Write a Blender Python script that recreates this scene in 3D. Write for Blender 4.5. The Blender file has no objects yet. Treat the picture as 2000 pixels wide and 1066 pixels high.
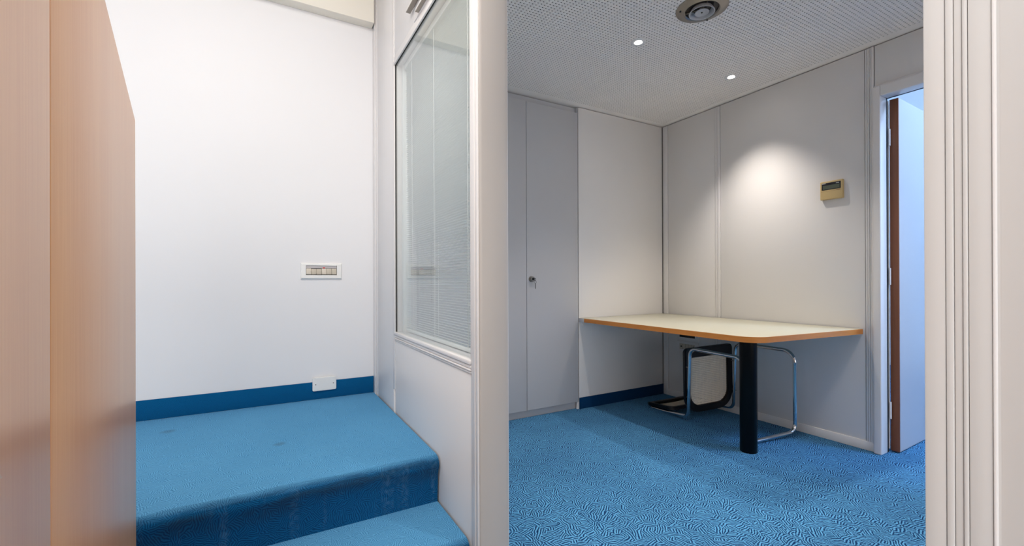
import bpy, bmesh, math, random
import numpy as np
from mathutils import Vector, Matrix

random.seed(4)
scene = bpy.context.scene
COL = scene.collection

# ------------------------------------------------------------------ camera
F_PX, YAW, ROLL, PITCH = 857.36, 29.643, 0.1941, 0.0794
CY, CX, EYE = 547.37, 999.36, 1.03
_y, _r, _t = (math.radians(a) for a in (YAW, ROLL, PITCH))
Fw = Vector((math.sin(_y)*math.cos(_t), math.cos(_y)*math.cos(_t), math.sin(_t)))
Rt = Vector((math.cos(_y), -math.sin(_y), 0))
Up = Rt.cross(Fw)
R2 = Rt*math.cos(_r) - Up*math.sin(_r)
U2 = Rt*math.sin(_r) + Up*math.cos(_r)
cd = bpy.data.cameras.new('camera')
cd.sensor_fit = 'HORIZONTAL'; cd.sensor_width = 36; cd.lens = F_PX/2000*36
cd.shift_x = (1000-CX)/2000; cd.shift_y = (CY-533)/2000
cd.clip_start = 0.01
cam = bpy.data.objects.new('camera', cd); COL.objects.link(cam)
m = Matrix.Identity(4)
for i in range(3):
    m[i][0] = R2[i]; m[i][1] = U2[i]; m[i][2] = -Fw[i]
m[2][3] = EYE
cam.matrix_world = m
scene.camera = cam

# ------------------------------------------------------------------ world, lights, exposure
world = bpy.data.worlds.new('world'); scene.world = world
world.use_nodes = True
world.node_tree.nodes['Background'].inputs[0].default_value = (0.6, 0.75, 1, 1)
world.node_tree.nodes['Background'].inputs[1].default_value = 0.3

def area(name, loc, look, sx, sy, power, color):
    l = bpy.data.lights.new(name, 'AREA'); l.shape = 'RECTANGLE'; l.size = sx; l.size_y = sy
    l.energy = power; l.color = color
    o = bpy.data.objects.new(name, l); COL.objects.link(o); o.location = loc
    o.rotation_euler = (Vector(look)-Vector(loc)).to_track_quat('-Z', 'Y').to_euler()
    return o
area('hall_ceiling_light', (-0.35, 1.0, 2.9), (-0.25, 1.3, 0), 1.1, 1.6, 48, (1.0, 0.955, 0.90))
area('hall_front_fill', (-0.8, -2.1, 1.3), (0.1, 1.6, 0.9), 2.4, 2.2, 68, (1.0, 0.94, 0.88))  # added warm fill from behind the camera
area('room_ambient_fill', (1.9, -2.3, 1.0), (1.95, 1.4, 2.5), 2.0, 1.4, 25, (1.0, 0.91, 0.84))  # added fill lifting the ceiling and far walls; there is no window here
pl = bpy.data.lights.new('office_globe_light', 'POINT')          # cool lamp of the office beyond the open door
pl.energy = 235; pl.color = (0.42, 0.64, 1.0); pl.shadow_soft_size = 0.26
po = bpy.data.objects.new('office_globe_light', pl); COL.objects.link(po); po.location = (4.07, -0.82, 3.5)
SPOT_POWER = 74
SPOT_COLOR = (1.0, 0.92, 0.84)
scene.view_settings.view_transform = 'Standard'
scene.view_settings.look = 'None'
scene.view_settings.exposure = 0.0
scene.view_settings.gamma = 1.0
scene.view_settings.use_curve_mapping = False

# ------------------------------------------------------------------ materials
def lin(c):
    return tuple(((v/255)/12.92 if v/255 <= 0.04045 else ((v/255+0.055)/1.055)**2.4) for v in c)
class NT:
    def __init__(s, name):
        s.m = bpy.data.materials.new(name); s.m.use_nodes = True
        s.t = s.m.node_tree; s.b = s.t.nodes['Principled BSDF']
    def n(s, kind, **kw):
        n = s.t.nodes.new(kind)
        for k, v in kw.items(): setattr(n, k, v)
        return n
    def l(s, a, b): s.t.links.new(a, b)
    def math(s, op, a, b=None, c=None):
        n = s.n('ShaderNodeMath', operation=op)
        for i, v in enumerate((a, b, c)):
            if v is None: continue
            if isinstance(v, (int, float)): n.inputs[i].default_value = v
            else: s.l(v, n.inputs[i])
        return n.outputs[0]
    def mix(s, f, a, b, blend='MIX'):
        n = s.n('ShaderNodeMix', data_type='RGBA', blend_type=blend)
        for i, v in ((0, f), (6, a), (7, b)):
            if isinstance(v, (int, float)): n.inputs[i].default_value = v
            elif isinstance(v, tuple): n.inputs[i].default_value = (*v[:3], 1)
            else: s.l(v, n.inputs[i])
        return n.outputs[2]
    def noise(s, vec, scale, detail=3, rough=0.5):
        n = s.n('ShaderNodeTexNoise'); n.inputs['Scale'].default_value = scale
        n.inputs['Detail'].default_value = detail; n.inputs['Roughness'].default_value = rough
        if vec is not None: s.l(vec, n.inputs['Vector'])
        return n.outputs[0]
    def scalevec(s, vec, sc):
        n = s.n('ShaderNodeMapping'); n.inputs['Scale'].default_value = sc
        s.l(vec, n.inputs['Vector']); return n.outputs[0]
    def ramp(s, fac, p0, p1):
        n = s.n('ShaderNodeMapRange'); n.clamp = True
        n.inputs[1].default_value = p0; n.inputs[2].default_value = p1
        s.l(fac, n.inputs[0]); return n.outputs[0]
    def bump(s, h, strength, dist):
        n = s.n('ShaderNodeBump'); n.inputs['Strength'].default_value = strength
        n.inputs['Distance'].default_value = dist
        s.l(h, n.inputs['Height']); s.l(n.outputs[0], s.b.inputs['Normal'])
def simple(name, rgb, rough=0.5, metal=0.0, spec=0.5, var=0.03, grain=6.0, emit=0):
    t = NT(name); b = t.b
    b.inputs['Roughness'].default_value = rough; b.inputs['Metallic'].default_value = metal
    b.inputs['Specular IOR Level'].default_value = spec
    c = lin(rgb)
    co = t.n('ShaderNodeTexCoord').outputs['Object']
    f = t.noise(co, grain, 3)
    t.l(t.mix(f, tuple(v*(1-var) for v in c), tuple(min(1, v*(1+var)) for v in c)), b.inputs['Base Color'])
    if emit:
        b.inputs['Emission Color'].default_value = (1, 0.96, 0.9, 1); b.inputs['Emission Strength'].default_value = emit
    return t.m
M = {}
M['hall_wall'] = simple('white_plaster', (238, 238, 240), 0.7, var=0.012, grain=2.5)
M['laminate'] = simple('white_laminate', (226, 224, 224), 0.38, var=0.012, grain=2)
M['room_laminate'] = simple('pale_grey_laminate', (230, 227, 225), 0.42, var=0.02, grain=2)
M['cupboard'] = simple('grey_white_laminate', (190, 190, 193), 0.5, var=0.012, grain=2)
M['alu'] = simple('white_coated_aluminium', (232, 229, 228), 0.3, var=0.01)
M['post'] = simple('warm_grey_coated_metal', (178, 172, 167), 0.4, var=0.01)
M['jamb'] = simple('pale_coated_aluminium', (214, 212, 210), 0.35, var=0.01)
M['beam'] = simple('cream_paint', (243, 238, 226), 0.65, var=0.02)
M['ceiling'] = simple('white_gypsum_board', (250, 244, 240), 0.8, var=0.01)
M['felt'] = simple('dark_acoustic_felt', (26, 26, 28), 0.95)
M['dark_gap'] = simple('dark_gasket', (22, 22, 24), 0.7)
M['plain_white'] = simple('white_paint', (240, 240, 240), 0.7)
M['steel'] = simple('brushed_nickel', (150, 144, 136), 0.35, metal=0.9)
M['chrome'] = simple('chrome', (215, 215, 218), 0.1, metal=1.0, var=0.0)
M['key_metal'] = simple('key_steel', (120, 120, 122), 0.3, metal=0.9)
M['white_plastic'] = simple('white_plastic', (240, 240, 238), 0.25, var=0.01)
M['cream_plastic'] = simple('cream_plastic', (205, 195, 178), 0.35, var=0.03)
M['cream_key_light'] = simple('light_cream_plastic', (222, 212, 196), 0.35, var=0.03)
M['grey_plastic'] = simple('grey_plastic', (196, 192, 194), 0.4)
M['red_plastic'] = simple('red_plastic', (205, 40, 45), 0.3)
M['beige_plastic'] = simple('aged_beige_plastic', (206, 180, 128), 0.45, var=0.05, grain=14)
M['display_frame'] = simple('dark_display_glass', (38, 38, 44), 0.2)
M['lcd'] = simple('grey_green_lcd', (92, 98, 84), 0.25)
M['print_white'] = simple('pale_print', (200, 200, 200), 0.5)
M['print_brown'] = simple('brown_print', (150, 105, 75), 0.5)
M['black_gloss'] = simple('black_lacquered_wood', (10, 10, 11), 0.35)
M['black_metal'] = simple('black_coated_metal', (3, 3, 4), 0.35, spec=0.18)
M['black_plastic'] = simple('black_plastic', (14, 14, 15), 0.4)
M['table_top'] = simple('cream_table_laminate', (188, 184, 164), 0.3, var=0.015)
M['blind'] = simple('white_lacquered_slats', (236, 240, 238), 0.35)
M['cord'] = simple('white_cord', (235, 238, 236), 0.6)
M['bulb'] = simple('lit_lamp', (255, 250, 240), 0.4, emit=60)
M['cane'] = simple('natural_cane', (246, 228, 204), 0.6, var=0.12, grain=40)
M['door_face'] = simple('white_door_laminate', (186, 184, 186), 0.3, var=0.01)

def wood(name, dark, light, rough, spec=0.5, scratches=False, horizontal=False):
    t = NT(name); b = t.b
    co = t.n('ShaderNodeTexCoord').outputs['Object']
    sc = (90, 90, 1.6) if not horizontal else (3, 3, 160)
    g = t.noise(t.scalevec(co, sc), 3.0, 5, 0.6)
    big = t.noise(t.scalevec(co, (5, 5, 0.35) if not horizontal else (1, 1, 8)), 2.0, 2)
    f = t.math('ADD', t.math('MULTIPLY', g, 0.6), t.math('MULTIPLY', big, 0.4))
    col = t.mix(t.ramp(f, 0.3, 0.7), lin(dark), lin(light))
    if scratches:
        v = t.n('ShaderNodeTexVoronoi', feature='F1'); v.inputs['Scale'].default_value = 7
        t.l(t.scalevec(co, (1, 5, 1.0)), v.inputs['Vector'])
        sp = t.math('LESS_THAN', v.outputs['Distance'], 0.035)
        n2 = t.math('GREATER_THAN', t.noise(co, 60, 2), 0.52)
        col = t.mix(t.math('MULTIPLY', t.math('MULTIPLY', sp, n2), 0.6), col, lin((235, 205, 170)))
    t.l(col, b.inputs['Base Color'])
    b.inputs['Roughness'].default_value = rough; b.inputs['Specular IOR Level'].default_value = spec
    t.bump(g, 0.12, 0.001)
    return t.m
M['veneer'] = wood('beech_veneer', (230, 156, 96), (246, 184, 124), 0.28, 0.5, True)
M['veneer_edge'] = wood('orange_veneer_edge', (190, 96, 34), (214, 120, 52), 0.45)
M['table_edge'] = wood('oak_table_edge', (186, 112, 44), (214, 140, 66), 0.4, horizontal=True)
M['door_edge'] = wood('brown_door_edge', (128, 76, 46), (150, 92, 58), 0.45)

def glass():
    t = NT('clear_glazing')
    tr = t.n('ShaderNodeBsdfTransparent'); tr.inputs[0].default_value = (0.96, 0.972, 0.974, 1)
    gl = t.n('ShaderNodeBsdfGlossy'); gl.inputs['Roughness'].default_value = 0.01
    gl.inputs['Color'].default_value = (0.98, 1, 0.995, 1)
    ge = t.n('ShaderNodeNewGeometry')
    d = t.n('ShaderNodeVectorMath', operation='DOT_PRODUCT')
    t.l(ge.outputs['Normal'], d.inputs[0]); t.l(ge.outputs['Incoming'], d.inputs[1])
    c = t.math('ABSOLUTE', d.outputs['Value'])
    f = t.math('ADD', 0.04, t.math('MULTIPLY', 0.96, t.math('POWER', t.math('SUBTRACT', 1.0, c), 5.0)))
    mx = t.n('ShaderNodeMixShader')
    t.l(f, mx.inputs[0]); t.l(tr.outputs[0], mx.inputs[1]); t.l(gl.outputs[0], mx.inputs[2])
    t.l(mx.outputs[0], t.t.nodes['Material Output'].inputs['Surface'])
    return t.m
M['glass'] = glass()

def carpet(name, dark, light, cell, pitch, contrast, strength, stains=(), streaks=False, dirty=0.0, riser=None):
    """Blue carpet whose pile lies in little clumps of parallel ribs."""
    t = NT(name); b = t.b
    uv = t.n('ShaderNodeTexCoord').outputs['UV']
    nz = t.n('ShaderNodeTexNoise'); nz.inputs['Scale'].default_value = 28; t.l(uv, nz.inputs['Vector'])
    wob = t.n('ShaderNodeVectorMath', operation='MULTIPLY_ADD')
    t.l(nz.outputs['Color'], wob.inputs[0]); wob.inputs[1].default_value = (0.02, 0.02, 0); t.l(uv, wob.inputs[2])
    vo = t.n('ShaderNodeTexVoronoi'); vo.inputs['Scale'].default_value = 1/cell; t.l(wob.outputs[0], vo.inputs['Vector'])
    sep = t.n('ShaderNodeSeparateColor'); t.l(vo.outputs['Color'], sep.inputs[0])
    vr = t.n('ShaderNodeVectorRotate', rotation_type='Z_AXIS')
    t.l(wob.outputs[0], vr.inputs['Vector']); t.l(t.math('MULTIPLY', sep.outputs[0], 6.283), vr.inputs['Angle'])
    wv = t.n('ShaderNodeTexWave', wave_type='BANDS', bands_direction='X')
    wv.inputs['Scale'].default_value = 6.283/(20*pitch); wv.inputs['Distortion'].default_value = 2.2
    wv.inputs['Detail'].default_value = 1.0; wv.inputs['Detail Scale'].default_value = 0.6
    t.l(vr.outputs[0], wv.inputs['Vector'])
    fine = t.noise(uv, 420, 2)
    rib = t.math('ADD', t.math('MULTIPLY', wv.outputs['Fac'], 0.75), t.math('MULTIPLY', fine, 0.35))
    h = t.ramp(rib, 0.28, 0.74)
    broad = t.noise(uv, 2.2, 3)
    d, l = lin(dark), lin(light)
    mid = tuple(a*(1-contrast)+c*contrast for a, c in zip(l, d))
    col = t.mix(h, mid, l)
    col = t.mix(t.math('MULTIPLY', t.ramp(broad, 0.35, 0.7), 0.22), col, d)
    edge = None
    if riser:                                    # the front face below the nosing is a darker blue
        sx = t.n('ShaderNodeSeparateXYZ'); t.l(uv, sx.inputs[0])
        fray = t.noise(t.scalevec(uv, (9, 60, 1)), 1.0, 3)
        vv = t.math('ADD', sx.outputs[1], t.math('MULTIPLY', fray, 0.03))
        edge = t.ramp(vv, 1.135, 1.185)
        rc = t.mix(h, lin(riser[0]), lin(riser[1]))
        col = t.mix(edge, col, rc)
    if streaks:
        st = t.noise(t.scalevec(uv, (22, 1.3, 1)), 1.0, 2)
        br = t.noise(uv, 70, 2)
        col = t.mix(t.math('MULTIPLY', t.math('MULTIPLY', t.ramp(st, 0.58, 0.72), t.math('MULTIPLY', t.ramp(br, 0.4, 0.6), edge)), 0.30), col, lin((96, 140, 175)))
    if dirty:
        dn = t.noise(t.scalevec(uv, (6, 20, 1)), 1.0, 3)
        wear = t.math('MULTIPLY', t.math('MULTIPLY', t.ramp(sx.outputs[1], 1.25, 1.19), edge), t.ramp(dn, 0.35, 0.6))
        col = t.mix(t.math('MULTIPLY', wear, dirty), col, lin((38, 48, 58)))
    for (x, y, r) in stains:
        ds = t.n('ShaderNodeVectorMath', operation='DISTANCE'); t.l(wob.outputs[0], ds.inputs[0]); ds.inputs[1].default_value = (x, y, 0)
        col = t.mix(t.math('MULTIPLY', t.ramp(ds.outputs['Value'], r, r*0.4), 0.4), col, lin((70, 95, 110)))
    t.l(col, b.inputs['Base Color'])
    b.inputs['Roughness'].default_value = 0.95; b.inputs['Specular IOR Level'].default_value = 0.1
    b.inputs['Sheen Weight'].default_value = 0.06; b.inputs['Sheen Roughness'].default_value = 0.5
    b.inputs['Sheen Tint'].default_value = (0.6, 0.8, 1.0, 1)
    t.bump(h, strength, 0.002)
    return t.m
M['carpet'] = carpet('blue_ribbed_carpet', (2, 44, 88), (92, 160, 206), 0.036, 0.0105, 1.0, 1.0)
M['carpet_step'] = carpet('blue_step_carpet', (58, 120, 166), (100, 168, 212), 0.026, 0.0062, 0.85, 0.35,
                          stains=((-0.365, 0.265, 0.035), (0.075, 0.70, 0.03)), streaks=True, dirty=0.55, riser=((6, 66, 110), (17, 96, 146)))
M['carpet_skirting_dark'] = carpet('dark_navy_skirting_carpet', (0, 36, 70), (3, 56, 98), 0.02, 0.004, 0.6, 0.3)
M['carpet_skirting'] = carpet('dark_blue_skirting_carpet', (0, 68, 112), (8, 98, 152), 0.02, 0.004, 0.6, 0.3)

# ------------------------------------------------------------------ mesh helpers
def finish(bm, name, mat, parent=None, smooth=False, loc=None):
    me = bpy.data.meshes.new(name)
    bmesh.ops.recalc_face_normals(bm, faces=bm.faces)
    bm.to_mesh(me); bm.free()
    if smooth:
        me.shade_smooth()
        me.set_sharp_from_angle(angle=math.radians(35))
    for mm in (mat if isinstance(mat, (list, tuple)) else [mat]): me.materials.append(mm)
    o = bpy.data.objects.new(name, me); COL.objects.link(o)
    if parent: o.parent = parent
    if loc: o.location = loc
    return o
def box_bm(x0, x1, y0, y1, z0, z1, bev=0.0, seg=2, bm=None):
    b = bm or bmesh.new()
    r = bmesh.ops.create_cube(b, size=1)
    for v in r['verts']:
        v.co = Vector(((x0+x1)/2+v.co.x*(x1-x0), (y0+y1)/2+v.co.y*(y1-y0), (z0+z1)/2+v.co.z*(z1-z0)))
    if bev:
        es = list({e for v in r['verts'] for e in v.link_edges})
        bmesh.ops.bevel(b, geom=es, offset=bev, segments=seg, affect='EDGES', profile=0.5)
    return b
def box(name, mat, x0, x1, y0, y1, z0, z1, bev=0.0, parent=None, seg=2):
    return finish(box_bm(x0, x1, y0, y1, z0, z1, bev, seg), name, mat, parent, smooth=bev > 0)
def prism_bm(pts, axis, a, b, bm=None):
    """polygon pts in the plane normal to axis, extruded from a to b"""
    bm = bm or bmesh.new()
    def P(p, t): return {'x': (t, p[0], p[1]), 'y': (p[0], t, p[1]), 'z': (p[0], p[1], t)}[axis]
    v0 = [bm.verts.new(P(p, a)) for p in pts]; v1 = [bm.verts.new(P(p, b)) for p in pts]
    n = len(pts)
    bm.faces.new(v0); bm.faces.new(v1)
    for i in range(n): bm.faces.new((v0[i], v0[(i+1) % n], v1[(i+1) % n], v1[i]))
    return bm
def lathe_bm(prof, seg=40, bm=None, c=(0, 0, 0)):
    bm = bm or bmesh.new()
    rings = []
    for r, z in prof:
        if r < 1e-6: rings.append([bm.verts.new((c[0], c[1], c[2]+z))])
        else: rings.append([bm.verts.new((c[0]+r*math.cos(2*math.pi*k/seg), c[1]+r*math.sin(2*math.pi*k/seg), c[2]+z)) for k in range(seg)])
    for A, B in zip(rings, rings[1:]):
        for k in range(seg):
            k2 = (k+1) % seg
            if len(A) == 1 and len(B) == 1: continue
            if len(A) == 1: bm.faces.new((A[0], B[k], B[k2]))
            elif len(B) == 1: bm.faces.new((A[k], A[k2], B[0]))
            else: bm.faces.new((A[k], A[k2], B[k2], B[k]))
    return bm
def cyl_bm(p0, p1, r, seg=16, bm=None):
    p0, p1 = Vector(p0), Vector(p1); d = p1-p0
    bm = bm or bmesh.new()
    q = d.to_track_quat('Z', 'Y').to_matrix().to_4x4()
    bmesh.ops.create_cone(bm, cap_ends=True, segments=seg, radius1=r, radius2=r, depth=d.length,
                          matrix=Matrix.Translation((p0+p1)/2) @ q)
    return bm
def fillet(pts, rads, n=8):
    out = [Vector(pts[0])]
    for i in range(1, len(pts)-1):
        p, a, b = Vector(pts[i]), Vector(pts[i-1]), Vector(pts[i+1])
        u, v = (a-p).normalized(), (b-p).normalized()
        ang = u.angle(v); r = rads[i]
        if r < 1e-5 or ang > math.pi-0.01: out.append(p); continue
        d = r/math.tan(ang/2)
        c = p+(u+v).normalized()*(r/math.sin(ang/2))
        s, e = p+u*d-c, p+v*d-c
        tot = s.angle(e)
        for k in range(n+1):
            w = k/n
            out.append(c+(s*math.sin((1-w)*tot)+e*math.sin(w*tot))/math.sin(tot))
    out.append(Vector(pts[-1]))
    return out
def tube_bm(path, r, seg=14, bm=None):
    bm = bm or bmesh.new()
    path = [Vector(p) for p in path]
    T = [(path[min(i+1, len(path)-1)]-path[max(i-1, 0)]).normalized() for i in range(len(path))]
    N = T[0].orthogonal().normalized(); rings = []
    for i, p in enumerate(path):
        N = (N-T[i]*N.dot(T[i])).normalized(); B = T[i].cross(N)
        rings.append([bm.verts.new(p+(N*math.cos(2*math.pi*k/seg)+B*math.sin(2*math.pi*k/seg))*r) for k in range(seg)])
    for A, C in zip(rings, rings[1:]):
        for k in range(seg): bm.faces.new((A[k], A[(k+1) % seg], C[(k+1) % seg], C[k]))
    bm.faces.new(rings[0]); bm.faces.new(rings[-1])
    return bm
def empty(name, loc=(0, 0, 0)):
    o = bpy.data.objects.new(name, None); o.empty_display_size = 0.1
    COL.objects.link(o); o.location = loc
    return o
def struct(o):
    o['kind'] = 'structure'; return o
def thing(name, label, cat, loc=(0, 0, 0), group=None):
    o = empty(name, loc); o['label'] = label; o['category'] = cat
    if group: o['group'] = group
    return o
def part(o, parent, label=None):
    """parent keeping the world position in which the mesh was built"""
    o.parent = parent
    o.matrix_parent_inverse = Matrix.LocRotScale(parent.location, parent.rotation_euler, None).inverted()
    if label: o['label'] = label
    return o
def uv_flat(o, fn):
    me = o.data; uv = me.uv_layers.new(name='UVMap')
    for lp in me.loops:
        uv.data[lp.index].uv = fn(me.vertices[lp.vertex_index].co)

AY, BX, H, XP, XQ = 2.80, 3.183, 2.431, 0.608, 0.716   # back wall, right wall, ceiling, partition faces

# ------------------------------------------------------------------ structure: floor, outer walls, ceilings
fl = struct(box('floor', M['carpet'], -2.5, 6.6, -2.4, 3.4, -0.1, 0.0))
uv_flat(fl, lambda c: (c.x, c.y))
struct(box('wall_back', M['hall_wall'], -2.5, XQ-0.03, AY, AY+0.12, 0, 2.97))
struct(box('wall_left', M['hall_wall'], -2.6, -2.5, -2.4, 2.92, 0, 2.97))
struct(box('wall_front', M['plain_white'], -2.6, 6.7, -2.5, -2.4, 0, 3.85))
struct(box('wall_rear', M['plain_white'], XQ-0.03, 6.7, 3.4, 3.5, 0, 3.85))
struct(box('wall_far', M['plain_white'], 6.6, 6.7, -2.4, 3.4, 0, 3.85))
struct(box('ceiling_hall', M['plain_white'], -2.6, XQ, -2.5, 2.92, 2.95, 3.05))
struct(box('ceiling_far', M['plain_white'], 3.262, 6.7, -2.5, 3.5, 3.8, 3.9))
struct(box('beam', M['beam'], -2.5, 0.597, 2.725, AY, 2.598, 2.95, 0.004))

# perforated ceiling: real holes, 20 mm grid, felt behind
def perforated():
    P, r, dep = 0.02, 0.0043, 0.002
    x0, x1, y0, y1 = 0.744, 3.124, 0.225, 2.745
    nx, ny = round((x1-x0)/P), round((y1-y0)/P)
    cx = x0+P*(np.arange(nx)+0.5); cy = y0+P*(np.arange(ny)+0.5)
    gx, gy = np.meshgrid(cx, cy); gx = gx.ravel(); gy = gy.ravel(); n = len(gx)
    a = np.arange(8)*math.pi/4
    ring = np.stack([np.cos(a)*r, np.sin(a)*r], 1)
    h = P/2
    sq = np.array([(h, 0), (h, h), (0, h), (-h, h), (-h, 0), (-h, -h), (0, -h), (h, -h)])
    loc = np.zeros((24, 3)); loc[:8, :2] = ring; loc[8:16, :2] = ring; loc[8:16, 2] = dep; loc[16:, :2] = sq
    V = np.tile(loc, (n, 1, 1)); V[:, :, 0] += gx[:, None]; V[:, :, 1] += gy[:, None]; V[:, :, 2] += H
    f = []
    for k in range(8):
        k2 = (k+1) % 8
        f.append((16+k, k, k2, 16+k2)); f.append((k, 8+k, 8+k2, k2))
    Fc = np.array(f)[None]+24*np.arange(n)[:, None, None]
    V = V.reshape(-1, 3); Fc = Fc.reshape(-1, 4)
    # plain margins
    ex, ey = [], []
    mv = [(XQ, -2.4), (x0, -2.4), (x1, -2.4), (3.262, -2.4)]
    def quad(xa, xb, ya, yb):
        ex.extend([(xa, ya, H), (xa, yb, H), (xb, yb, H), (xb, ya, H)])
    quad(XP, x0, -2.4, 3.4); quad(x1, 3.262, -2.4, 3.4); quad(x0, x1, -2.4, y0); quad(x0, x1, y1, 3.4)
    q = np.arange(len(ex)).reshape(-1, 4)+len(V)
    V = np.concatenate([V, np.array(ex)]); Fc = np.concatenate([Fc, q])
    me = bpy.data.meshes.new('ceiling')
    me.vertices.add(len(V)); me.vertices.foreach_set('co', V.ravel().astype(np.float32))
    me.loops.add(Fc.size); me.loops.foreach_set('vertex_index', Fc.ravel().astype(np.int32))
    me.polygons.add(len(Fc)); me.polygons.foreach_set('loop_start', np.arange(0, Fc.size, 4, dtype=np.int32))
    me.update(calc_edges=True)
    me.materials.append(M['ceiling'])
    o = bpy.data.objects.new('ceiling', me); COL.objects.link(o)
    return struct(o)
ceil = perforated()
part(box('acoustic_felt', M['felt'], XQ, 3.26, -2.4, 3.4, H+0.0025, H+0.06), ceil)

# ------------------------------------------------------------------ right wall (with door opening)
wr = struct(empty('wall_right', (BX, 1.5, 0)))
TOPZ = H-0.007
def pan(name, y0, y1, z0, z1, x0=BX, th=0.018, mat='room_laminate', bev=0.0015):
    return part(box(name, M[mat], x0, x0+th, y0, y1, z0, z1, bev), wr)
part(box('core', M['room_laminate'], BX+0.02, 3.262, 1.19, 3.4, 0, H), wr)
part(box('core', M['room_laminate'], BX+0.02, 3.262, -2.4, 0.28, 0, H), wr)
part(box('core', M['room_laminate'], BX+0.02, 3.262, 0.28, 1.19, 2.16, H), wr)
part(box('core', M['room_laminate'], BX+0.05, 3.262, -2.4, 3.4, H+0.062, 3.8), wr)
pan('panel', 2.267, 2.738, 0.05, TOPZ); pan('panel', 1.254, 2.218, 0.05, TOPZ)
pan('panel', 0.28, 1.203, 2.187, TOPZ); pan('panel', -2.39, 0.22, 0.05, TOPZ)
pan('cover_strip', 2.741, 2.795, 0.0, TOPZ, BX-0.003, mat='alu')
pan('cover_strip', 2.246, 2.264, 0.05, TOPZ, BX-0.004, mat='alu')
pan('cover_strip', 2.221, 2.244, 0.05, TOPZ, BX-0.006, mat='alu', bev=0.003)
for a, b, dx in ((1.240, 1.251, 0.003), (1.229, 1.2385, 0.006), (1.2195, 1.228, 0.004), (1.206, 1.2185, 0.008)):
    pan('cover_strip', a, b, 0.05, TOPZ, BX-dx, mat='alu', bev=0.0025)
pan('strip_core', 1.2065, 1.2515, 0.05, TOPZ, BX+0.0008, mat='alu', bev=0)
pan('strip_core', 2.2215, 2.264, 0.05, TOPZ, BX+0.0008, mat='alu', bev=0)
bb = struct(box('baseboard_right', M['alu'], BX-0.006, BX+0.02, 1.206, 2.74, 0.0, 0.055, 0.002))
# door frame and open door leaf
d1 = struct(empty('door_1', (3.21, 1.17, 0)))
part(box('frame_jamb', M['alu'], 3.152, 3.236, 1.166, 1.205, 0, 2.17, 0.006, seg=3), d1)
part(box('frame_jamb', M['alu'], 3.152, 3.236, 0.24, 0.28, 0, 2.17, 0.006, seg=3), d1)
part(box('frame_head', M['alu'], 3.152, 3.236, 0.28, 1.166, 2.108, 2.17, 0.006, seg=3), d1)
part(box('frame_head', M['alu'], BX-0.006, BX+0.016, 0.28, 1.205, 2.171, 2.186, 0.003), d1)
part(box('gasket', M['dark_gap'], 3.237, 3.262, 1.171, 1.195, 0, 2.12), d1)
part(box('gasket', M['dark_gap'], 3.237, 3.262, 0.26, 1.19, 2.113, 2.16), d1)
leafc = Vector((3.284, 1.1245, 0)); la = math.radians(1.6)
def leaf_box(name, mat, u0, u1, v0, v1, z0, z1, bev=0.0):
    b = box_bm(u0, u1, v0, v1, z0, z1, bev)
    bmesh.ops.transform(b, matrix=Matrix.Translation(leafc) @ Matrix.Rotation(la, 4, 'Z'), verts=b.verts)
    return part(finish(b, name, mat, smooth=bev > 0), d1)
leaf_box('door_leaf', M['door_face'], 0.003, 0.86, 0.0, 0.042, 0.008, 2.108)
leaf_box('edge_band', M['door_edge'], -0.006, 0.0025, 0.0, 0.042, 0.008, 2.108, 0.001)
hg = None
for z in (0.25, 1.05, 1.88):
    b = cyl_bm((3.262, 1.1625, z-0.05), (3.262, 1.1625, z+0.05), 0.006, 12)
    part(finish(b, 'hinge', M['alu'], smooth=True), d1)
part(box('seal_strip', M['alu'], 3.264, 3.268, 1.166, 1.173, 0.02, 2.1), d1)

# ------------------------------------------------------------------ recess wall behind the table
wc = struct(empty('wall_recess', (2.7, AY, 0)))
part(box('panel', M['room_laminate'], 2.214, 3.176, AY, AY+0.02, 0.0, TOPZ, 0.0015), wc)
part(box('core', M['room_laminate'], 2.212, 3.262, AY+0.022, AY+0.1, 0, H), wc)
part(box('corner_gasket', M['dark_gap'], 3.177, 3.186, AY+0.004, AY+0.02, 0, TOPZ), wc)
b2 = struct(box('baseboard_recess', M['carpet_skirting_dark'], 2.214, 3.178, AY-0.007, AY, 0.0, 0.09, 0.001))
uv_flat(b2, lambda c: (c.x, c.z))

# ------------------------------------------------------------------ partition with glazed window
wp = struct(empty('wall_partition', (XP, 1.8, 0)))
ZT = 2.95
def pp(name, y0, y1, z0, z1, x0=XP, x1=XQ, mat='laminate', bev=0.0015, seg=2):
    return part(box(name, M[mat], x0, x1, y0, y1, z0, z1, bev, seg=seg), wp)
pp('corner_strip', 2.742, 2.799, 0, ZT, XP-0.006, mat='alu')
pp('corner_strip', 2.703, 2.740, 0, ZT, XP-0.002, mat='alu')
pp('panel', 2.336, 2.701, 0, ZT)
pp('cover_strip', 2.308, 2.334, 0.462, ZT, XP-0.003, mat='alu')
pp('cover_strip', 2.316, 2.334, 0.0, 0.460, XP-0.0035, mat='laminate')
pp('panel', 1.341, 2.306, 0.0, 0.719)
pp('panel', 1.341, 2.306, 2.212, ZT)
for a, b, dx in ((1.3195, 1.3395, 0.003), (1.303, 1.3175, 0.006), (1.285, 1.301, 0.004)):
    pp('cover_strip', a, b, 0, ZT, XP-dx, XQ+0.003, mat='alu', bev=0.003)
# end cap of the partition: a rounded warm grey post
prof = [(XP+0.001, 1.284), (XP+0.001, 1.281), (XP+0.004, 1.2785), (XP+0.012, 1.277), (XQ-0.014, 1.277), (XQ-0.005, 1.282), (XQ, 1.284)]
part(finish(prism_bm(prof, 'z', 0, ZT), 'end_post', M['post'], smooth=True), wp)
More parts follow.
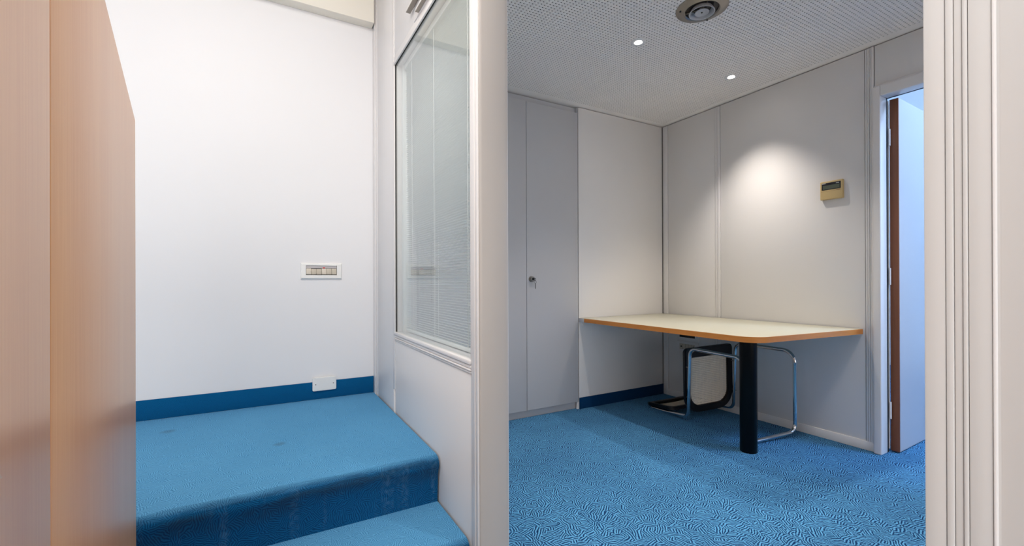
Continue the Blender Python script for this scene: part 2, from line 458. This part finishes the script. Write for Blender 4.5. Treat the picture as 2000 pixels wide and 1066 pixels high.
# right jamb of the opening and the wall going on towards the viewer
for a, b, dx in ((0.1702, 0.187, 0.0020), (0.1642, 0.1699, 0.0028), (0.1577, 0.1639, 0.0014), (0.1538, 0.1574, 0.0028), (0.1372, 0.1535, 0.0020)):
    pp('jamb_strip', a, b, 0, ZT, XP-dx, XQ, mat='jamb', bev=0.0012)
pp('jamb_bead', 0.1343, 0.1369, 0, ZT, XP-0.0032, XQ, mat='alu', bev=0.001)
pp('panel', -2.395, 0.133, 0, ZT, mat='jamb')
pp('header', 0.188, 1.276, 2.2, ZT)
pp('jamb_core', 0.120, 0.1865, 0, ZT, XP+0.0004, XQ-0.001, mat='jamb', bev=0)
pp('mullion_core', 1.2855, 1.339, 0, ZT, XP+0.0004, XQ-0.001, mat='alu', bev=0)
# the window unit
w1 = struct(empty('window_1', (XP, 1.82, 0.72)))
def wb(name, y0, y1, z0, z1, x0, x1, mat='alu', bev=0.002):
    return part(box(name, M[mat], x0, x1, y0, y1, z0, z1, bev), w1)
WY0, WY1, WZ0, WZ1 = 1.346, 2.300, 0.766, 2.163
wb('sill', 1.341, 2.306, 0.750, 0.766, XP-0.008, XQ+0.006, bev=0.003)
wb('sill', 1.341, 2.306, 0.737, 0.7485, XP-0.004, XQ+0.003, bev=0.002)
wb('sill', 1.341, 2.306, 0.729, 0.7355, XP-0.007, XQ+0.003, bev=0.002)
wb('sill', 1.341, 2.306, 0.7205, 0.7275, XP-0.004, XQ+0.003, bev=0.002)
wb('frame_head', 1.341, 2.306, 2.163, 2.180, XP-0.006, XQ+0.006, bev=0.003)
wb('frame_head', 1.341, 2.306, 2.1815, 2.2105, XP-0.002, XQ+0.003, bev=0.002)
wb('frame_side', 1.341, 1.3455, WZ0, WZ1, XP-0.002, XQ+0.003, bev=0.001)
wb('frame_side', 2.3015, 2.306, WZ0, WZ1, XP-0.002, XQ+0.003, bev=0.001)
gk = 0.0014
for nm, (a, b, c, d) in {'gasket': (WY0, WY0+gk, WZ0, WZ1), 'gasket.001': (WY1-gk, WY1, WZ0, WZ1),
                         'gasket.002': (WY0, WY1, WZ1-gk, WZ1)}.items():
    wb('gasket', a, b, c, d, XP+0.001, XP+0.006, 'dark_gap', 0)
wb('pane', WY0+0.001, WY1-0.001, WZ0, WZ1-0.001, XP+0.006, XP+0.0062, 'glass', 0)
wb('pane', WY0+0.001, WY1-0.001, WZ0, WZ1-0.001, XQ-0.0082, XQ-0.008, 'glass', 0)
# inner spacer profiles behind the glass
wb('spacer', WY1-0.03, WY1, WZ0, WZ1, XP+0.035, XP+0.075, 'blind', 0.002)
wb('spacer', WY0, WY0+0.03, WZ0, WZ1, XP+0.035, XP+0.075, 'blind', 0.002)

# venetian blind hanging between the panes
vb = thing('venetian_blind', 'white venetian blind with thin open slats between the glass panes of the partition', 'blind', (XP+0.055, 1.82, WZ1-0.002))
BXc = XP+0.055
part(box('head_rail', M['blind'], BXc-0.016, BXc+0.016, WY0+0.036, WY1-0.036, WZ1-0.032, WZ1-0.003, 0.002), vb)
part(box('bottom_rail', M['blind'], BXc-0.010, BXc+0.010, WY0+0.040, WY1-0.040, WZ0+0.004, WZ0+0.020, 0.003), vb)
def slat_mesh():
    bm = bmesh.new(); w = 0.0085; ta = math.radians(-8)
    prof = []
    for u, s in ((-1, 0), (-0.4, 0.0011), (0.4, 0.0011), (1, 0)):
        prof.append((u*w*math.cos(ta)-s*math.sin(ta), u*w*math.sin(ta)+s))
    full = prof+[(a, b-0.0004) for a, b in reversed(prof)]
    prism_bm(full, 'y', -(WY1-WY0)/2+0.042, (WY1-WY0)/2-0.042, bm)
    bmesh.ops.recalc_face_normals(bm, faces=bm.faces)
    me = bpy.data.meshes.new('slat'); bm.to_mesh(me); bm.free(); me.materials.append(M['blind']); return me
sm = slat_mesh()
PITCH_S = 0.0105
k = 0; z = WZ0+0.028
while z < WZ1-0.036:
    o = bpy.data.objects.new('slat', sm); COL.objects.link(o)
    o.location = (BXc, (WY0+WY1)/2, z); part(o, vb)
    z += PITCH_S
for yy in (2.15, 1.83, 1.47):
    for dx in (-0.0095, 0.0095):
        part(finish(cyl_bm((BXc+dx, yy, WZ0+0.01), (BXc+dx, yy, WZ1-0.02), 0.0013, 6), 'ladder_cord', M['cord']), vb)
    part(finish(cyl_bm((BXc, yy+0.012, WZ0+0.01), (BXc, yy+0.012, WZ1-0.02), 0.0008, 6), 'lift_cord', M['cord']), vb)

# small slotted bracket high on the partition
vg = thing('slotted_wall_bracket', 'small white slotted bracket high on the white partition above the window', 'bracket', (XP, 1.8, 2.25))
part(box('back_plate', M['alu'], XP-0.006, XP, 1.60, 1.95, 2.205, 2.30, 0.002), vg)
part(box('rail', M['alu'], XP-0.028, XP-0.006, 1.60, 2.00, 2.272, 2.284, 0.002), vg)
part(box('rail', M['alu'], XP-0.022, XP-0.006, 1.60, 1.88, 2.213, 2.224, 0.002), vg)
part(box('slot', M['steel'], XP-0.0275, XP-0.007, 1.605, 1.998, 2.2695, 2.2725), vg)
part(box('slot', M['steel'], XP-0.0215, XP-0.007, 1.605, 1.878, 2.2105, 2.2135), vg)

# ------------------------------------------------------------------ carpeted steps up to the landing
st = thing('carpeted_steps', 'two blue carpeted steps up to a landing beside the white partition', 'steps', (-0.9, 1.34, 0))
def arc(cy, cz, r, a0, a1, n):
    return [(cy+r*math.cos(math.radians(a0+(a1-a0)*k/n)), cz+r*math.sin(math.radians(a0+(a1-a0)*k/n))) for k in range(n+1)]
def step(y_back, y_nose, z_top, z_bot, mats, XL=-2.499, XR=XP-0.0065):
    r = 0.032; cy, cz = y_nose+r, z_top-r
    top = [(y_back, z_top)]+arc(cy, cz, r, 90, 150, 5)          # flat, then most of the nosing
    low = arc(cy, cz, r, 150, 200, 4)+[(y_nose+0.014, z_top-0.075), (y_nose+0.020, z_bot)]
    core_y = y_nose+0.026
    bm = prism_bm(top+[(core_y, cz-0.004), (core_y, z_bot), (y_back, z_bot)], 'x', XL, XR)
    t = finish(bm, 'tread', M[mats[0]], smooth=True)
    arcs = lambda c: (c.x, cy-c.y+(z_top-c.z)+1.124)
    uv_flat(t, arcs); part(t, st)
    bm = prism_bm(low+[(core_y, z_bot), (core_y, cz-0.004)], 'x', XL, XR)
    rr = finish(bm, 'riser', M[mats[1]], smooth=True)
    uv_flat(rr, arcs); part(rr, st)
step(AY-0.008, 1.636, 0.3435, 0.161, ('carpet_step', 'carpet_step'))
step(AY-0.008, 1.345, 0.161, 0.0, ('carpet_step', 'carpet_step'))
b3 = struct(box('baseboard_back', M['carpet_skirting'], -2.499, XP-0.007, AY-0.007, AY, 0.3435, 0.444, 0.001))
uv_flat(b3, lambda c: (c.x, c.z))

# ------------------------------------------------------------------ wooden cabinet at the left edge
D0 = 1.03
ca = Vector((-0.25*D0, 1.2923*D0, 0)); dirv = Vector((0.1354, -0.9908, 0)).normalized()
ZC = EYE+0.3686*D0
wcb = thing('wooden_cabinet', 'tall brown wood veneer cabinet with a vertical seam at the left edge', 'cabinet', ca)
ang = math.atan2(dirv.y, dirv.x)
Mx = Matrix.Translation(ca) @ Matrix.Rotation(ang, 4, 'Z')       # local +x runs along the front, local -y is behind
def cb(name, mat, u0, u1, v0, v1, z0, z1, bev=0.0):
    b = box_bm(u0, u1, v0, v1, z0, z1, bev)
    o = finish(b, name, mat, smooth=bev > 0); o.matrix_world = Mx
    wcb.rotation_euler = (0, 0, 0)
    o.parent = wcb; o.matrix_parent_inverse = Matrix.Translation(ca).inverted(); return o
SEAM = 0.8797
VX = lambda s: 's'
cb('carcass', M['veneer'], 0.0, 1.34, -0.48, -0.0215, 0.0, ZC)
cb('door', M['veneer'], 0.0, SEAM-0.0012, -0.02, 0.0, 0.0, ZC, 0.0008)
cb('door', M['veneer'], SEAM+0.0012, 1.34, -0.02, 0.0, 0.0, ZC, 0.0008)
cb('edge_band', M['veneer_edge'], SEAM-0.0010, SEAM+0.0010, -0.0205, -0.003, 0.0, ZC)

# ------------------------------------------------------------------ grey white built-in cupboard
cu = thing('built_in_cupboard', 'tall grey white built-in cupboard with flush doors and a lock, left of the table', 'cupboard', (1.48, AY, 0))
part(box('carcass', M['cupboard'], 0.722, 2.208, AY+0.075, 3.38, 0.0, H-0.004), cu)
for a, b in ((0.760, 1.2390), (1.2430, 1.7207), (1.7247, 2.2065)):
    dr = part(box('door', M['cupboard'], a, b, AY, AY+0.02, 0.06, 2.376, 0.001), cu)
part(box('top_filler', M['cupboard'], 0.76, 2.2, AY+0.026, AY+0.074, 2.379, H-0.009), cu)
part(box('top_filler', M['cupboard'], 2.2005, 2.2085, AY+0.002, AY+0.074, 2.379, H-0.009), cu)
part(box('plinth', M['cupboard'], 0.76, 2.198, AY+0.030, AY+0.074, 0.0, 0.056), cu)
part(box('plinth_end', M['alu'], 2.1985, 2.2105, AY+0.004, AY+0.023, 0.0, 0.056), cu)
part(box('carcass_side', M['dark_gap'], 2.2085, 2.2115, AY+0.008, AY+0.03, 0, H-0.01), cu)
LX, LZ = 1.762, 1.044
def lathe_y(prof, seg=28):
    b = lathe_bm(prof, seg)
    bmesh.ops.transform(b, matrix=Matrix.Translation((LX, AY, LZ)) @ Matrix.Rotation(math.radians(90), 4, 'X'), verts=b.verts)
    return b
lk = part(finish(lathe_y([(0.0, 0.026), (0.010, 0.026), (0.0105, 0.030), (0.0165, 0.030), (0.019, 0.027), (0.019, 0.003), (0.0225, 0.0025), (0.0225, 0.0), (0, 0)]), 'lock', M['steel'], smooth=True), cu, 'round metal lock barrel')
part(finish(lathe_y([(0.0, 0.0275), (0.0095, 0.0275), (0.0095, 0.0262), (0, 0.0262)]), 'lock_core', M['black_plastic'], smooth=True), cu)
ky = thing('key', 'small metal key hanging from the round lock of the cupboard', 'key', (LX, AY-0.03, LZ))
part(box('key_blade', M['key_metal'], LX-0.0012, LX+0.0012, AY-0.046, AY-0.0285, LZ-0.004, LZ+0.004), ky)
part(finish(tube_bm([Vector((LX+0.003, AY-0.052, LZ-0.004)) + Vector((0, 0.009*math.cos(a), 0.010*math.sin(a))) for a in np.linspace(0, 2*math.pi, 22)], 0.0018, 8), 'key_bow', M['key_metal'], smooth=True), ky)
part(finish(tube_bm([Vector((LX+0.004, AY-0.052, LZ-0.022)) + Vector((0.009*math.cos(a), 0.0, 0.010*math.sin(a))) for a in np.linspace(0, 2*math.pi, 22)], 0.0012, 8), 'key_ring', M['key_metal'], smooth=True), ky)
part(box('spare_key', M['key_metal'], LX+0.002, LX+0.009, AY-0.053, AY-0.051, LZ-0.072, LZ-0.030, 0.0006), ky)

# ------------------------------------------------------------------ switch and plates
sw = thing('light_switch', 'white six-gang light switch plate on the bright white hall wall', 'switch', (0.305, AY, 1.091))
pl = bmesh.new()
def frame_bm(x0, x1, z0, z1, ix0, ix1, iz0, iz1, y0, y1, inset=0.006):
    bm = bmesh.new()
    def ringv(a, b, c, d, y): return [bm.verts.new(p) for p in ((a, y, c), (b, y, c), (b, y, d), (a, y, d))]
    A = ringv(x0, x1, z0, z1, y1); B = ringv(x0+inset*0.3, x1-inset*0.3, z0+inset*0.3, z1-inset*0.3, y0+0.003)
    C = ringv(x0+inset, x1-inset, z0+inset, z1-inset, y0); D = ringv(ix0, ix1, iz0, iz1, y0); Ee = ringv(ix0, ix1, iz0, iz1, y1)
    for P, Q in ((A, B), (B, C), (C, D), (D, Ee)):
        for k in range(4): bm.faces.new((P[k], P[(k+1) % 4], Q[(k+1) % 4], Q[k]))
    return bm
part(finish(frame_bm(0.194, 0.417, 1.045, 1.137, 0.221, 0.389, 1.068, 1.124, AY-0.011, AY), 'plate', M['white_plastic'], smooth=False), sw)
part(box('back_box', M['dark_gap'], 0.222, 0.388, AY-0.003, AY, 1.069, 1.123), sw)
part(box('label_strip', M['grey_plastic'], 0.222, 0.388, AY-0.007, AY-0.003, 1.1075, 1.1235, 0.0008), sw)
kw = (0.388-0.222)/6
for i in range(6):
    a = 0.222+i*kw; mt = ('cream_key_light', 'cream_plastic', 'cream_plastic', 'cream_key_light', 'cream_plastic', 'cream_plastic')[i]
    dy = (0.004, 0.001, 0.0, 0.005, 0.001, 0.002)[i]
    kk = part(box('rocker', M[mt], a+0.0007, a+kw-0.0007, AY-0.008-dy, AY-0.003, 1.0715, 1.106-(0.002 if i in (1, 2) else 0), 0.001), sw)
part(box('indicator', M['red_plastic'], 0.222+3*kw+0.006, 0.222+3*kw+0.019, AY-0.0105, AY-0.006, 1.108, 1.1135, 0.001), sw)

cp = thing('cover_plate', 'white blank cover plate with two screws over the blue skirting', 'plate', (0.318, AY, 0.43))
def rrect(x0, x1, z0, z1, r, n=4):
    pts = []
    for cx, cz, a0 in ((x1-r, z1-r, 0), (x0+r, z1-r, 90), (x0+r, z0+r, 180), (x1-r, z0+r, 270)):
        for k in range(n+1):
            a = math.radians(a0+90*k/n); pts.append((cx+r*math.cos(a), cz+r*math.sin(a)))
    return pts
bm = prism_bm(rrect(0.254, 0.383, 0.392, 0.470, 0.008), 'y', AY-0.017, AY-0.0072)
bmesh.ops.bevel(bm, geom=[e for e in bm.edges if all(abs(v.co.y-(AY-0.017)) < 1e-5 for v in e.verts)], offset=0.0025, segments=2, affect='EDGES')
part(finish(bm, 'plate', M['white_plastic'], smooth=True), cp)
for xx in (0.2705, 0.3665):
    part(finish(cyl_bm((xx, AY-0.0182, 0.431), (xx, AY-0.0165, 0.431), 0.0032, 14), 'screw', M['steel']), cp)

# sockets under the table, on the right wall
def wall_socket(zc, y0, y1, insert, label, name):
    s = thing(name, label, 'socket', (BX, (y0+y1)/2, zc))
    bm = box_bm(BX-0.009, BX, y0, y1, zc-0.046, zc+0.046, 0.003)
    part(finish(bm, 'plate', M['alu'], smooth=True), s)
    part(box('insert', M[insert], BX-0.012, BX-0.009, y0+0.03, y1-0.03, zc-0.024, zc+0.024, 0.001), s)
    if insert != 'black_plastic':
        part(finish(cyl_bm((BX-0.0130, y1-0.048, zc), (BX-0.0115, y1-0.048, zc), 0.007, 16), 'socket_hole', M['black_plastic']), s)
        for q in range(1, 5):
            yy = y1-0.03-(y1-y0-0.06)*q/5
            part(box('module_joint', M['dark_gap'], BX-0.0123, BX-0.0118, yy-0.0006, yy+0.0006, zc-0.022, zc+0.022), s)
        part(box('socket_slot', M['black_plastic'], BX-0.0128, BX-0.0115, y0+0.038, y0+0.046, zc-0.018, zc+0.012), s)
    return s
wall_socket(0.458, 2.425, 2.640, 'cream_plastic', 'cream wall socket with a dark hole under the table behind the chair', 'wall_socket')
wall_socket(0.562, 2.425, 2.640, 'black_plastic', 'wall socket with a black insert just under the table top', 'wall_socket')

# thermostat
th = thing('thermostat', 'beige air conditioning control with a dark display on the right wall', 'thermostat', (BX, 1.43, 1.605))
TY0, TY1, TZ0, TZ1, TX = 1.362, 1.490, 1.546, 1.664, BX-0.022
part(box('case', M['beige_plastic'], TX, BX, TY0, TY1, TZ0, TZ1, 0.004, seg=3), th)
part(box('display_frame', M['display_frame'], TX-0.0012, TX+0.001, TY0+0.010, TY1-0.010, TZ1-0.056, TZ1-0.011, 0.0006), th)
part(box('display', M['lcd'], TX-0.0018, TX, TY0+0.016, TY1-0.018, TZ1-0.052, TZ1-0.027), th)
part(box('printed_mark', M['print_white'], TX-0.0018, TX, TY1-0.034, TY1-0.012, TZ1-0.0165, TZ1-0.0125), th)
part(box('printed_mark', M['print_white'], TX-0.0018, TX, TY0+0.018, TY0+0.036, TZ1-0.021, TZ1-0.018), th)
part(box('printed_mark', M['print_brown'], TX-0.0008, TX+0.001, TY0+0.012, TY0+0.034, TZ1-0.0635, TZ1-0.0605), th)
part(box('flap_joint', M['print_brown'], TX-0.0004, TX+0.001, TY0+0.004, TY1-0.004, TZ1-0.0655, TZ1-0.0648), th)

# ------------------------------------------------------------------ table fixed into the corner
ZTAB, TH = 0.731, 0.031
def table_outline(off=0.0):
    # wall A end, front edge, rounded corner, end edge, wall B
    p = [Vector((2.216+off, AY-0.0025, 0)), Vector((2.214+off, 1.349+off, 0)), Vector((BX-0.0085, 1.264+off, 0))]
    f = fillet(p, [0, 0.115, 0], 14)
    return [(v.x, v.y) for v in f]+[(BX-0.0085, AY-0.0025)]
tb = thing('corner_table', 'cream topped table with an orange wood edge, fixed in the corner on one black leg', 'table', (2.7, 2.0, 0))
outer, inner = table_outline(0), table_outline(0.004)
part(finish(prism_bm(inner, 'z', ZTAB-TH, ZTAB), 'table_top', M['table_top']), tb)
bm = bmesh.new()
n = len(outer)-1
def strip(z0, z1):
    ra = [bm.verts.new((*p, z)) for p in outer[:n] for z in (z0, z1)]
    rb = [bm.verts.new((*p, z)) for p in inner[:n] for z in (z0, z1)]
    for k in range(n-1):
        a, b, c, d = ra[2*k], ra[2*k+1], ra[2*k+2], ra[2*k+3]
        e, f, g, h = rb[2*k], rb[2*k+1], rb[2*k+2], rb[2*k+3]
        bm.faces.new((a, c, d, b)); bm.faces.new((e, f, h, g)); bm.faces.new((b, d, h, f)); bm.faces.new((a, e, g, c))
strip(ZTAB-TH, ZTAB-0.0008)
part(finish(bm, 'edge_band', M['table_edge'], smooth=True), tb, 'orange wood edge band')
part(box('edge_end', M['cupboard'], 2.2125, 2.219, AY-0.062, AY-0.001, ZTAB-TH-0.001, ZTAB-0.0005, 0.001), tb)
LEGC = (2.549, 1.597)
part(finish(lathe_bm([(0, 0.0), (0.047, 0.0), (0.048, 0.002), (0.048, ZTAB-TH-0.012), (0, ZTAB-TH-0.012)], 48, c=(*LEGC, 0)), 'leg', M['black_metal'], smooth=True), tb, 'thick round black leg')
part(finish(lathe_bm([(0, 0), (0.085, 0), (0.085, 0.006), (0, 0.006)], 40, c=(*LEGC, ZTAB-TH-0.008)), 'leg_plate', M['black_metal'], smooth=True), tb)
part(box('wall_batten', M['room_laminate'], 2.25, 3.15, AY-0.022, AY-0.001, ZTAB-TH-0.03, ZTAB-TH-0.0005, 0.001), tb)

# ------------------------------------------------------------------ tipped cantilever chair under the table
CM = Matrix(((-0.988, -0.0448, 0.1481), (0.149, -0.0194, 0.9886), (-0.0414, 0.9988, 0.0259)))
ch = thing('cantilever_chair', 'black and cane cantilever chair with chrome tubes lying on its back under the table', 'chair')
ch.matrix_world = Matrix.Translation((2.905, 2.1055, 0.0503)) @ CM.to_4x4()
CW, CD, CHL, CRUN = 0.2191, 0.5027, 0.4604, 0.5318
def side(s):
    return [(s*CW, -0.052, 0.40), (s*CW, -0.036, 0.25), (s*CW, 0, 0), (s*CW, CD, -0.028), (s*CW, CD+0.0144, -0.028-CHL), (s*CW, CD+0.0144-CRUN, -0.028-CHL)]
pts = side(1)+side(-1)[::-1]
rad = [0, 0.5, 0.055, 0.062, 0.075, 0.06]; rad = rad+rad[::-1]
tf = finish(tube_bm(fillet(pts, rad, 9), 0.0125, 16), 'tube_frame', M['chrome'], ch, smooth=True)
def rr2(x, y0, y1, rf, rb, n=8):
    out = []
    for cx, cy, a0, r in ((x-rf, y1-rf, 0, rf), (-x+rf, y1-rf, 90, rf), (-x+rb, y0+rb, 180, rb), (x-rb, y0+rb, 270, rb)):
        for k in range(n+1):
            a = math.radians(a0+90*k/n); out.append((cx+r*math.cos(a), cy+r*math.sin(a)))
    return out
def ring_frame(o, i, fz, th, name, mat, parent):
    """frame between two outlines of equal count; fz gives the mid height"""
    bm = bmesh.new()
    L = [[bm.verts.new((p[0], p[1], fz(p[0], p[1])+dz)) for p in q] for q, dz in ((o, -th/2), (o, th/2), (i, th/2), (i, -th/2))]
    n = len(o)
    for A, B in ((0, 1), (1, 2), (2, 3), (3, 0)):
        for k in range(n): bm.faces.new((L[A][k], L[A][(k+1) % n], L[B][(k+1) % n], L[B][k]))
    bmesh.ops.recalc_face_normals(bm, faces=bm.faces)
    bmesh.ops.bevel(bm, geom=[e for e in bm.edges if e.calc_face_angle(0) > 0.9], offset=0.004, segments=2, affect='EDGES')
    return finish(bm, name, mat, parent, smooth=True)
def inside(p, poly):
    c = False; n = len(poly)
    for k in range(n):
        (x1, y1), (x2, y2) = poly[k], poly[(k+1) % n]
        if (y1 > p[1]) != (y2 > p[1]) and p[0] < (x2-x1)*(p[1]-y1)/(y2-y1)+x1: c = not c
    return c
def cane(o, fz, pitch, name, parent):
    """woven strands of rectangular section filling an outline"""
    bm = bmesh.new(); xs = [p[0] for p in o]; ys = [p[1] for p in o]; N = 12
    def strands(horizontal, wd, dz):
        lo, hi = (min(ys), max(ys)) if horizontal else (min(xs), max(xs))
        t = lo+pitch/2
        while t < hi:
            a0, a1 = (min(xs), max(xs)) if horizontal else (min(ys), max(ys))
            ins = [a0+(a1-a0)*k/200 for k in range(201) if inside(((a0+(a1-a0)*k/200, t) if horizontal else (t, a0+(a1-a0)*k/200)), o)]
            if len(ins) > 4:
                s, e = ins[0]-0.003, ins[-1]+0.003; prev = None
                for k in range(N+1):
                    u = s+(e-s)*k/N
                    q = [(u, t-wd/2), (u, t+wd/2)] if horizontal else [(t-wd/2, u), (t+wd/2, u)]
                    cur = [bm.verts.new((x, y, fz(x, y)+dz+h)) for (x, y) in q for h in (0, 0.0012)]
                    if prev:
                        a, b, c, d = prev; e1, f1, g1, h1 = cur
                        bm.faces.new((a, e1, g1, c)); bm.faces.new((b, d, h1, f1))
                    prev = cur
            t += pitch
    strands(True, pitch*0.66, 0.0); strands(False, pitch*0.66, 0.0015)
    return finish(bm, name, M['cane'], parent)
zseat = lambda x, y: 0.026 - 0.5*max(0, y-0.44)**2
so = rr2(0.228, 0.012, 0.492, 0.035, 0.13); si = rr2(0.178, 0.062, 0.420, 0.02, 0.09)
sf = ring_frame(so, si, zseat, 0.028, 'seat_frame', M['black_gloss'], ch)
cane(si, zseat, 0.0135, 'seat_cane', ch)
# backrest: the same build, turned up; local y runs up the back, height bows towards the sides
bk = empty('backrest'); bk.parent = ch
bk.rotation_euler = (math.radians(90+7.8), 0, 0); bk.location = (0, -0.004, 0.0)
zback = lambda x, y: -0.017 - 0.35*x*x
bo = rr2(0.236, 0.17, 0.462, 0.05, 0.05); bi = rr2(0.19, 0.212, 0.42, 0.03, 0.03)
bf = ring_frame(bo, bi, zback, 0.026, 'back_frame', M['black_gloss'], bk)
cane(bi, zback, 0.0135, 'back_cane', bk)
for s in (1, -1):
    for yy in (0.14, 0.36):
        finish(cyl_bm((s*CW, yy, -0.02), (s*CW, yy, 0.0), 0.0148, 12), 'screw', M['black_plastic'], ch) if False else \
        finish(cyl_bm((s*CW, yy, -0.0230-0.05*yy*0.3), (s*CW, yy, 0.012), 0.004, 10), 'screw', M['steel'], ch)

# ------------------------------------------------------------------ ceiling fittings
def downlight(x, y, label, power=1.0):
    d = thing('downlight', label, 'ceiling light', (x, y, H), 'lit downlights in the perforated ceiling')
    finish(lathe_bm([(0.0, -0.0004), (0.0225, -0.0004), (0.024, -0.0035), (0.034, -0.0055), (0.041, -0.004), (0.044, -0.0008), (0.044, 0.0)], 36), 'ring', M['alu'], d, smooth=True)
    finish(lathe_bm([(0.0, -0.0030), (0.013, -0.0030), (0.018, -0.0020), (0.019, -0.0005), (0, -0.0005)], 28), 'bulb', M['bulb'], d, smooth=True)
    l = bpy.data.lights.new('lamp_light', 'SPOT'); l.energy = SPOT_POWER*power; l.color = SPOT_COLOR
    l.spot_size = math.radians(90); l.spot_blend = 1.0; l.shadow_soft_size = 0.022
    o = bpy.data.objects.new('lamp_light', l); COL.objects.link(o); o.parent = d; o.location = (0, 0, -0.012)
    return d
downlight(1.926, 1.870, 'lit round downlight in the perforated ceiling, nearer the white pillar')
downlight(2.813, 1.876, 'lit round downlight in the perforated ceiling, nearest the right wall')
downlight(1.039, 1.873, 'lit round downlight in the perforated ceiling, hidden behind the white pillar')
for _x, _w in ((1.039, 'opening side'), (1.926, 'middle'), (2.813, 'door side')):
    downlight(_x, 0.58, 'lit round downlight of the near ceiling row out of frame, ' + _w, 0.62)
av = thing('air_diffuser', 'round grey metal air diffuser in the perforated ceiling', 'vent', (1.972, 1.476, H))
finish(lathe_bm([(0.080, 0.0), (0.080, -0.010), (0.086, -0.016), (0.118, -0.006), (0.1265, -0.003), (0.1265, 0.0)], 56), 'flange', M['steel'], av, smooth=True)
finish(lathe_bm([(0.0, -0.0005), (0.0795, -0.0005), (0.0795, -0.0025), (0, -0.0025)], 48), 'throat', M['black_plastic'], av, smooth=True)
finish(lathe_bm([(0.046, -0.0026), (0.058, -0.026), (0.0625, -0.027), (0.0615, -0.022), (0.050, -0.0026)], 48), 'inner_cone', M['cupboard'], av, smooth=True)
finish(lathe_bm([(0.0, -0.022), (0.026, -0.023), (0.033, -0.026), (0.035, -0.024), (0.030, -0.018), (0.012, -0.012), (0.012, -0.0026), (0, -0.0026)], 40), 'centre_disc', M['cupboard'], av, smooth=True)
finish(cyl_bm((0, 0, -0.0255), (0, 0, -0.021), 0.004, 12), 'screw', M['black_plastic'], av)
for a in (0.4, 2.5, 4.6):
    finish(cyl_bm((0.107*math.cos(a), 0.107*math.sin(a), -0.0135), (0.107*math.cos(a), 0.107*math.sin(a), -0.006), 0.004, 10), 'screw', M['black_plastic'], av)
for a in (0.0, 2.09, 4.19):
    finish(box_bm(0.012, 0.079, -0.002, 0.002, -0.008, -0.0026), 'spoke', M['steel'], av).rotation_euler = (0, 0, a)
